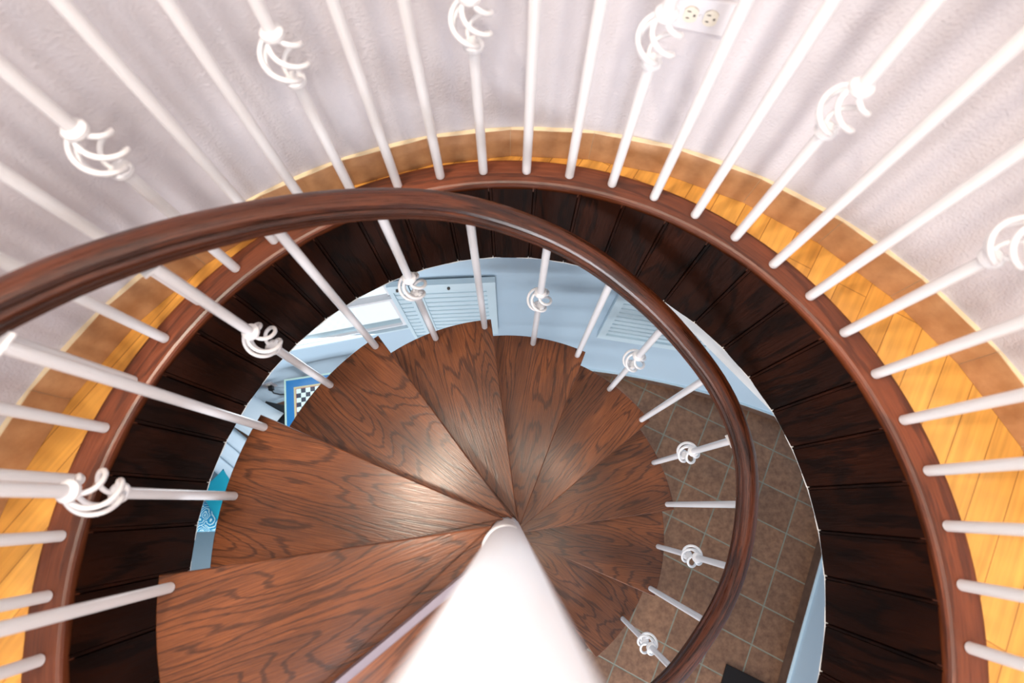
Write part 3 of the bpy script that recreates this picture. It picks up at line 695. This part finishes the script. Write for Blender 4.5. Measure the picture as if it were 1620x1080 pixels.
# stair balusters
ks=knotted('stair_baluster','x','baluster',.381*U,.487*U,.790*U,'knotted balusters of the spiral stair')
mb=MB(); mb.box(-.022,.022,-.011,.011,.788*U,.788*U+.003); pl_=mb.build('top_plate',M['steel'],ks); pl_.rotation_euler=(0,0,0)
ps=thing('stair_baluster','x','baluster',group='plain balusters of the spiral stair'); shaft(0,.699*U).build('shaft',M['steel'],ps); mb=MB(); mb.box(-.022,.022,-.011,.011,.697*U,.697*U+.003); mb.build('top_plate',M['steel'],ps)
uk=up_=False
for k in range(16):
    if k%2==0: n=k//2; ph=NB-ST*n; tn=n; lab='plain white stair baluster at the front corner of the %s tread'%TN[tn]
    else: n=(k+1)//2; ph=201.68-ST*n; tn=n; lab='white stair baluster with a basket knot, midway on the %s tread'%TN[tn]
    a=radians(ph)
    hb=Z1+RISE*n
    nrel=(NB-ph)/ST
    top=.4065+RISE*nrel          # underside of the handrail here
    if k%2: o=ks if not uk else copy_tree(ks); uk=True
    else: o=ps if not up_ else copy_tree(ps); up_=True
    o.location=W(SC[0]+.6702*cos(a),SC[1]+.6702*sin(a),hb); o.rotation_euler=(0,0,a+pi/2)
    o['label']=lab.replace(' tread',' tread down')
# the two kinds differ slightly in height: stretch only the upper shaft of each
def set_top(o,top):
    pass
# handrail: a helix through surveyed radii
RAD=[(213,.700),(190,.702),(165,.700),(153,.694),(144.8,.686),(135.5,.674),(124,.668),(111,.669),(101,.674),(90,.668),(77.5,.664),(62,.656),(46,.661),(30.6,.680),(17.4,.687),(3.5,.671),(-11.5,.660),(-27.4,.648),(-45,.655),(-70,.665),(-100,.667),(-150,.667)]
def rad(a):
    for i in range(len(RAD)-1):
        if RAD[i][0]>=a>=RAD[i+1][0]:
            t=(RAD[i][0]-a)/(RAD[i][0]-RAD[i+1][0]); t=t*t*(3-2*t); return RAD[i][1]*(1-t)+RAD[i+1][1]*t
    return RAD[-1][1]
path=[]
a=213.0
while a>-150:
    h=.375+RISE*(NB-a)/ST; rr=sum(rad(a+d) for d in (-6,-3,0,3,6))/5 if -140<a<205 else rad(a); path.append(W(SC[0]+rr*cos(radians(a)),SC[1]+rr*sin(radians(a)),h)); a-=2.5
mb=MB(); mb.sweep(path,railprof(.068,.062)); tag(mb.build('stair_handrail',M['rail'],sharp=28),'dark mahogany handrail spiralling down from the left over the opening','handrail')

# ------------------------------------------------------------------ added ceiling lights, placed to give the treads their sheen
lx,ly=-.42,.12
SHEEN_LAMPS=[(-.60,.10,36,'over the left'),(-.42,.52,12,'farthest from the outlet'),(.44,.36,11,'nearest the wall outlet'),(.34,-.5,10,'on the landing side')]
for lx,ly,e,w_ in SHEEN_LAMPS:
    t=thing('sheen_downlight','added round ceiling light for the tread sheen, '+w_,'lamp',(lx*U,ly*U,hz(CT)),group='added ceiling lights for the tread sheen')
    mb=MB(); mb.lathe([(.085,-.012),(.115,-.014),(.12,-.006),(.12,0),(.085,0)],32,cap=False); mb.build('trim_ring',M['steel'],t)
    mb=MB(); mb.lathe([(.085,-.003),(.002,-.003)],32,cap=False); mb.build('diffuser',lamp_mat((1,.86,.68),8),t)

# ------------------------------------------------------------------ light
def area(name,loc,target,sx,sy,e,c,shape='RECTANGLE'):
    l=bpy.data.lights.new(name,'AREA'); l.shape=shape; l.size=sx; l.size_y=sy; l.energy=e; l.color=c
    o=bpy.data.objects.new(name,l); col.objects.link(o); o.location=loc; o.rotation_euler=(Vector(target)-Vector(loc)).to_track_quat('-Z','Y').to_euler(); return o
for wi,(a,b,t_,bt) in enumerate(UW):
    am=radians((a+b)/2); r=(WR-.02)
    loc=W(WC[0]+r*cos(am),WC[1]+r*sin(am),(t_+bt)/2); tgt=W(WC[0],WC[1]+.3,.75)
    area('window_light',loc,tgt,.34,1.2,(9,12,8)[wi],((.93,.95,1),(1,.95,.92),(.86,.92,1))[wi])
for lx,ly,e,w_ in SHEEN_LAMPS: area('sheen_light',(lx*U,ly*U,hz(CT)-.03),(lx*U*.9,ly*U*.9,-3),.17,.17,e,(1,.88,.72),'DISK')  # light of the added ceiling fittings, set for tread sheen
# added fill lamp at the lower room's open front, then back window daylight
area('lower_fill_daylight',W(.3,-2.9,2.7),W(.2,.6,2.75),2.6,1.0,220,(.93,.96,1))
area('lower_fill_daylight',W(-.95,.70,2.1),W(-.8,-1,2.6),.9,.8,12,(.9,.95,1))
w=bpy.data.worlds.new('World'); scene.world=w; w.use_nodes=True; bg=w.node_tree.nodes['Background']; bg.inputs[0].default_value=(.9,.95,1,1); bg.inputs[1].default_value=1.3

cam=bpy.data.cameras.new('Camera'); co=bpy.data.objects.new('Camera',cam); col.objects.link(co)
co.location=W(0,0,0); co.rotation_euler=(A_CAM,B_CAM,0); cam.sensor_width=36; cam.lens=798.3/1620*36; cam.clip_start=.005
cam.dof.use_dof=True; cam.dof.focus_distance=2.0; cam.dof.aperture_fstop=1.9
scene.camera=co
scene.view_settings.view_transform='Standard'; scene.view_settings.look='None'; scene.view_settings.exposure=0; scene.view_settings.gamma=1
scene.view_settings.use_curve_mapping=False
